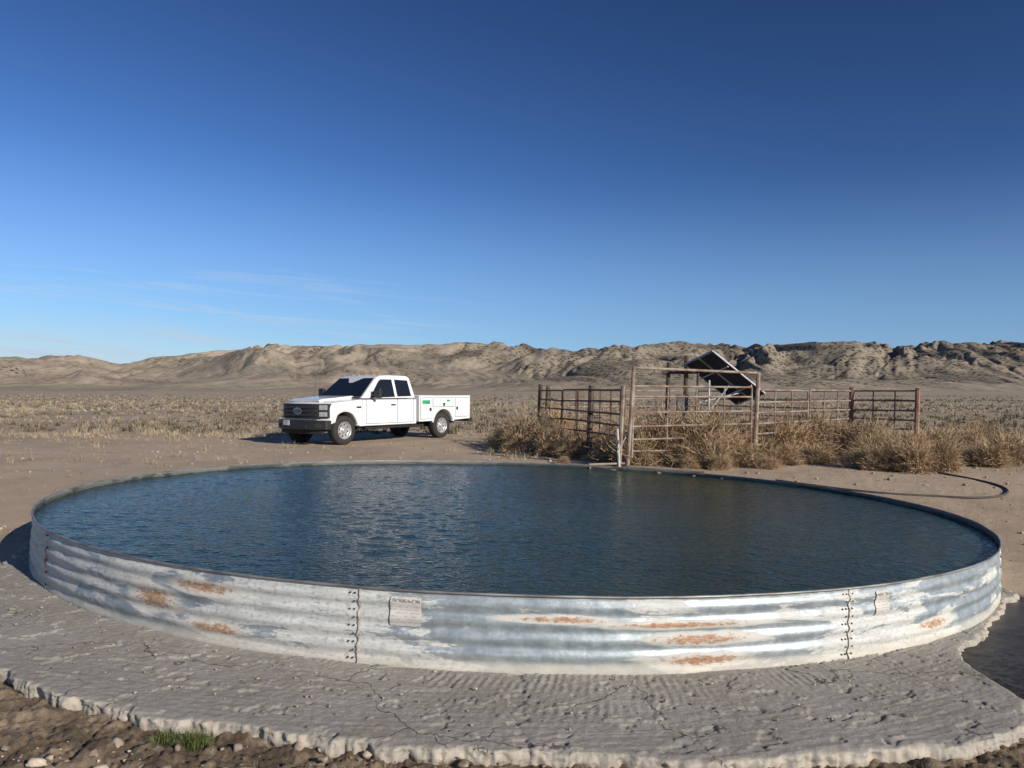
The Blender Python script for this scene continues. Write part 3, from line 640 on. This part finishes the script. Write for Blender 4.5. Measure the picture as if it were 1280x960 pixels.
for s_ in (1,-1):
    y0,y1=(.71,.97) if s_>0 else (-.97,-.71)
    fstrip('headlamp_housing',y0,y1,.76,1.15,.795,.12,BK,.01)
    fstrip('headlamp',y0+.02,y1-.03,.98,1.12,.803,.05,HL,.01); fstrip('turn_lamp',y0+.02,y1-.03,.80,.93,.803,.05,HL,.01)
    fstrip('tow_hook',s_*.42-.03,s_*.42+.03,.50,.56,.935,.05,SM,.01,2)
    fstrip('fog_opening',s_*.78-.09,s_*.78+.09,.50,.60,.925,.05,SM,.01,3)
fstrip('front_bumper',-1.0,1.0,.44,.70,.92,.2,BK,.03)
fstrip('air_dam',-.85,.85,.33,.44,.84,.1,CH,.01)
fstrip('licence_plate',-.52,-.22,.555,.70,.94,.01,simple('plate_white',(.75,.76,.76),.4),.003,3)
V=[(.832,.17*math.cos(t_),.95+.075*math.sin(t_)) for t_ in np.linspace(0,2*np.pi,25)[:-1]]
pymesh('emblem',V,[tuple(range(24))],simple('emblem_blue',(.05,.09,.2),.25),truck)
V=[(.829,.185*math.cos(t_),.95+.09*math.sin(t_)) for t_ in np.linspace(0,2*np.pi,25)[:-1]]
pymesh('emblem_ring',V,[tuple(range(24))],simple('chrome',(.7,.7,.7),.15,.9),truck)
box('wheel_well_dark',-.6,.6,-.70,.70,.55,1.1,CH,truck,0); box('frame_rails',-5.4,.7,-.45,.45,.45,.66,CH,truck,0)  # first box is added to blacken the front wheel wells as if shaded
box('cab_floor',-2.85,-.6,-.85,.85,.40,.52,CH,truck,0); box('fuel_tank',-3.5,-2.6,.3,.8,.38,.62,CH,truck,.02)
for s_ in (1,-1):
    pr=[(-5.52,.60),(-5.52,1.34),(-3.0,1.34),(-3.0,.56)]+[(x,z) for x,z in arc(-4.15,.43,ARC,16,164,16)]
    prism('utility_side_body',pr,[s_*.60,s_*1.045],WP,None,.012,2)
    ya,yb=sorted((s_*1.045,s_*1.06))
    for nm,x0,x1,z0,z1 in (('bin_door_front',-3.58,-3.06,.64,1.29),('bin_door_top',-4.68,-3.64,1.01,1.29),('bin_door_rear',-5.45,-4.74,.68,1.29)):
        box(nm+'_gap',x0-.012,x1+.012,min(s_*1.04,s_*1.0475),max(s_*1.04,s_*1.0475),z0-.012,z1+.012,SM,truck,0)
        box(nm,x0,x1,ya,yb,z0,z1,WP,truck,.01)
    yl,yh=sorted((s_*1.058,s_*1.075))
    for xq,zq in ((-3.50,.93),(-4.16,1.08),(-4.82,.95)): box('latch',xq-.045,xq+.045,yl,yh,zq-.05,zq+.05,BK,truck,.01)
    yl,yh=sorted((s_*1.058,s_*1.064)); box('door_decal',-3.48,-3.12,yl,yh,1.10,1.22,GN,truck,0); box('door_decal_small',-4.45,-4.3,yl,yh,1.17,1.23,GN,truck,0)
    yl,yh=sorted((s_*.80,s_*.98)); box('tail_lamp',-5.545,-5.515,yl,yh,.80,1.05,RD,truck,.005)
    yl,yh=sorted((s_*.58,s_*1.05)); box('top_rail',-5.53,-2.99,yl,yh,1.335,1.365,WP,truck,.01)
box('headboard',-3.04,-2.98,-.6,.6,.7,1.42,WP,truck,.01); box('bed_floor',-5.5,-3.0,-.6,.6,.72,.78,CH,truck,0)
box('tailgate',-5.54,-5.48,-.6,.6,.74,1.30,WP,truck,.01); box('rear_bumper',-5.72,-5.52,-1.0,1.0,.50,.62,BK,truck,.02)
box('cab_marker',-1.75,-1.68,-.06,.06,1.995,2.02,AM,truck,.01)
for yq in (-.55,-.3,.3,.55): box('cab_marker',-1.75,-1.68,yq-.05,yq+.05,1.985,2.012,AM,truck,.01)
tubes('tailpipe',[((-5.3,-.8,.5),(-4.8,-.7,.5),.035)],CH,truck); tubes('antenna',[((-.5,-.85,1.28),(-.55,-.87,1.95),.004)],BK,truck)
def wheel(cx,cy,s_):
    n=40
    def lathe(nm,prof,m):
        V=[];F=[];k=len(prof)
        for i in range(n):
            t_=2*math.pi*i/n
            for (w_,r_) in prof: V.append((cx+r_*math.cos(t_),cy+s_*w_,.41+r_*math.sin(t_)))
        for i in range(n):
            for j in range(k-1): F.append((i*k+j,i*k+j+1,((i+1)%n)*k+j+1,((i+1)%n)*k+j))
        return pymesh(nm,V,F,m,truck,smooth=True)
    lathe('tyre',[(-.13,.22),(-.135,.30),(-.12,.385),(-.09,.408),(0,.412),(.09,.408),(.12,.385),(.135,.30),(.12,.245),(.09,.235)],TI)
    lathe('rim',[(.12,.245),(.125,.232),(.10,.225),(.06,.21),(.045,.19),(.075,.12),(.07,.09),(.09,.085),(.12,.075),(.125,.05),(.125,.001)],RM)
    for i in range(8):
        t_=2*math.pi*i/8+.2; c_=(cx+.158*math.cos(t_),cy+s_*.068,.41+.158*math.sin(t_))
        V=[(c_[0]+.026*math.cos(q_),c_[1]+s_*.001,c_[2]+.026*math.sin(q_)) for q_ in np.linspace(0,2*np.pi,13)[:-1]]
        pymesh('rim_hole',V,[tuple(range(12))],SM,truck)
for cx in (0,-4.15):
    for s_ in (1,-1): wheel(cx,s_*.86,s_)
    tubes('axle',[((cx,-.8,.41),(cx,.8,.41),.06)],CH,truck)
hd=math.atan2(-.819,-.574); q1=Vector((0,0,1)).rotation_difference(Vector((-.03,-.016,1)).normalized())
tx_,ty_=-5.38,21.9
truck.matrix_world=Matrix.Translation((tx_,ty_,Gs(tx_,ty_)-.01))@q1.to_matrix().to_4x4()@Matrix.Rotation(hd,4,'Z')
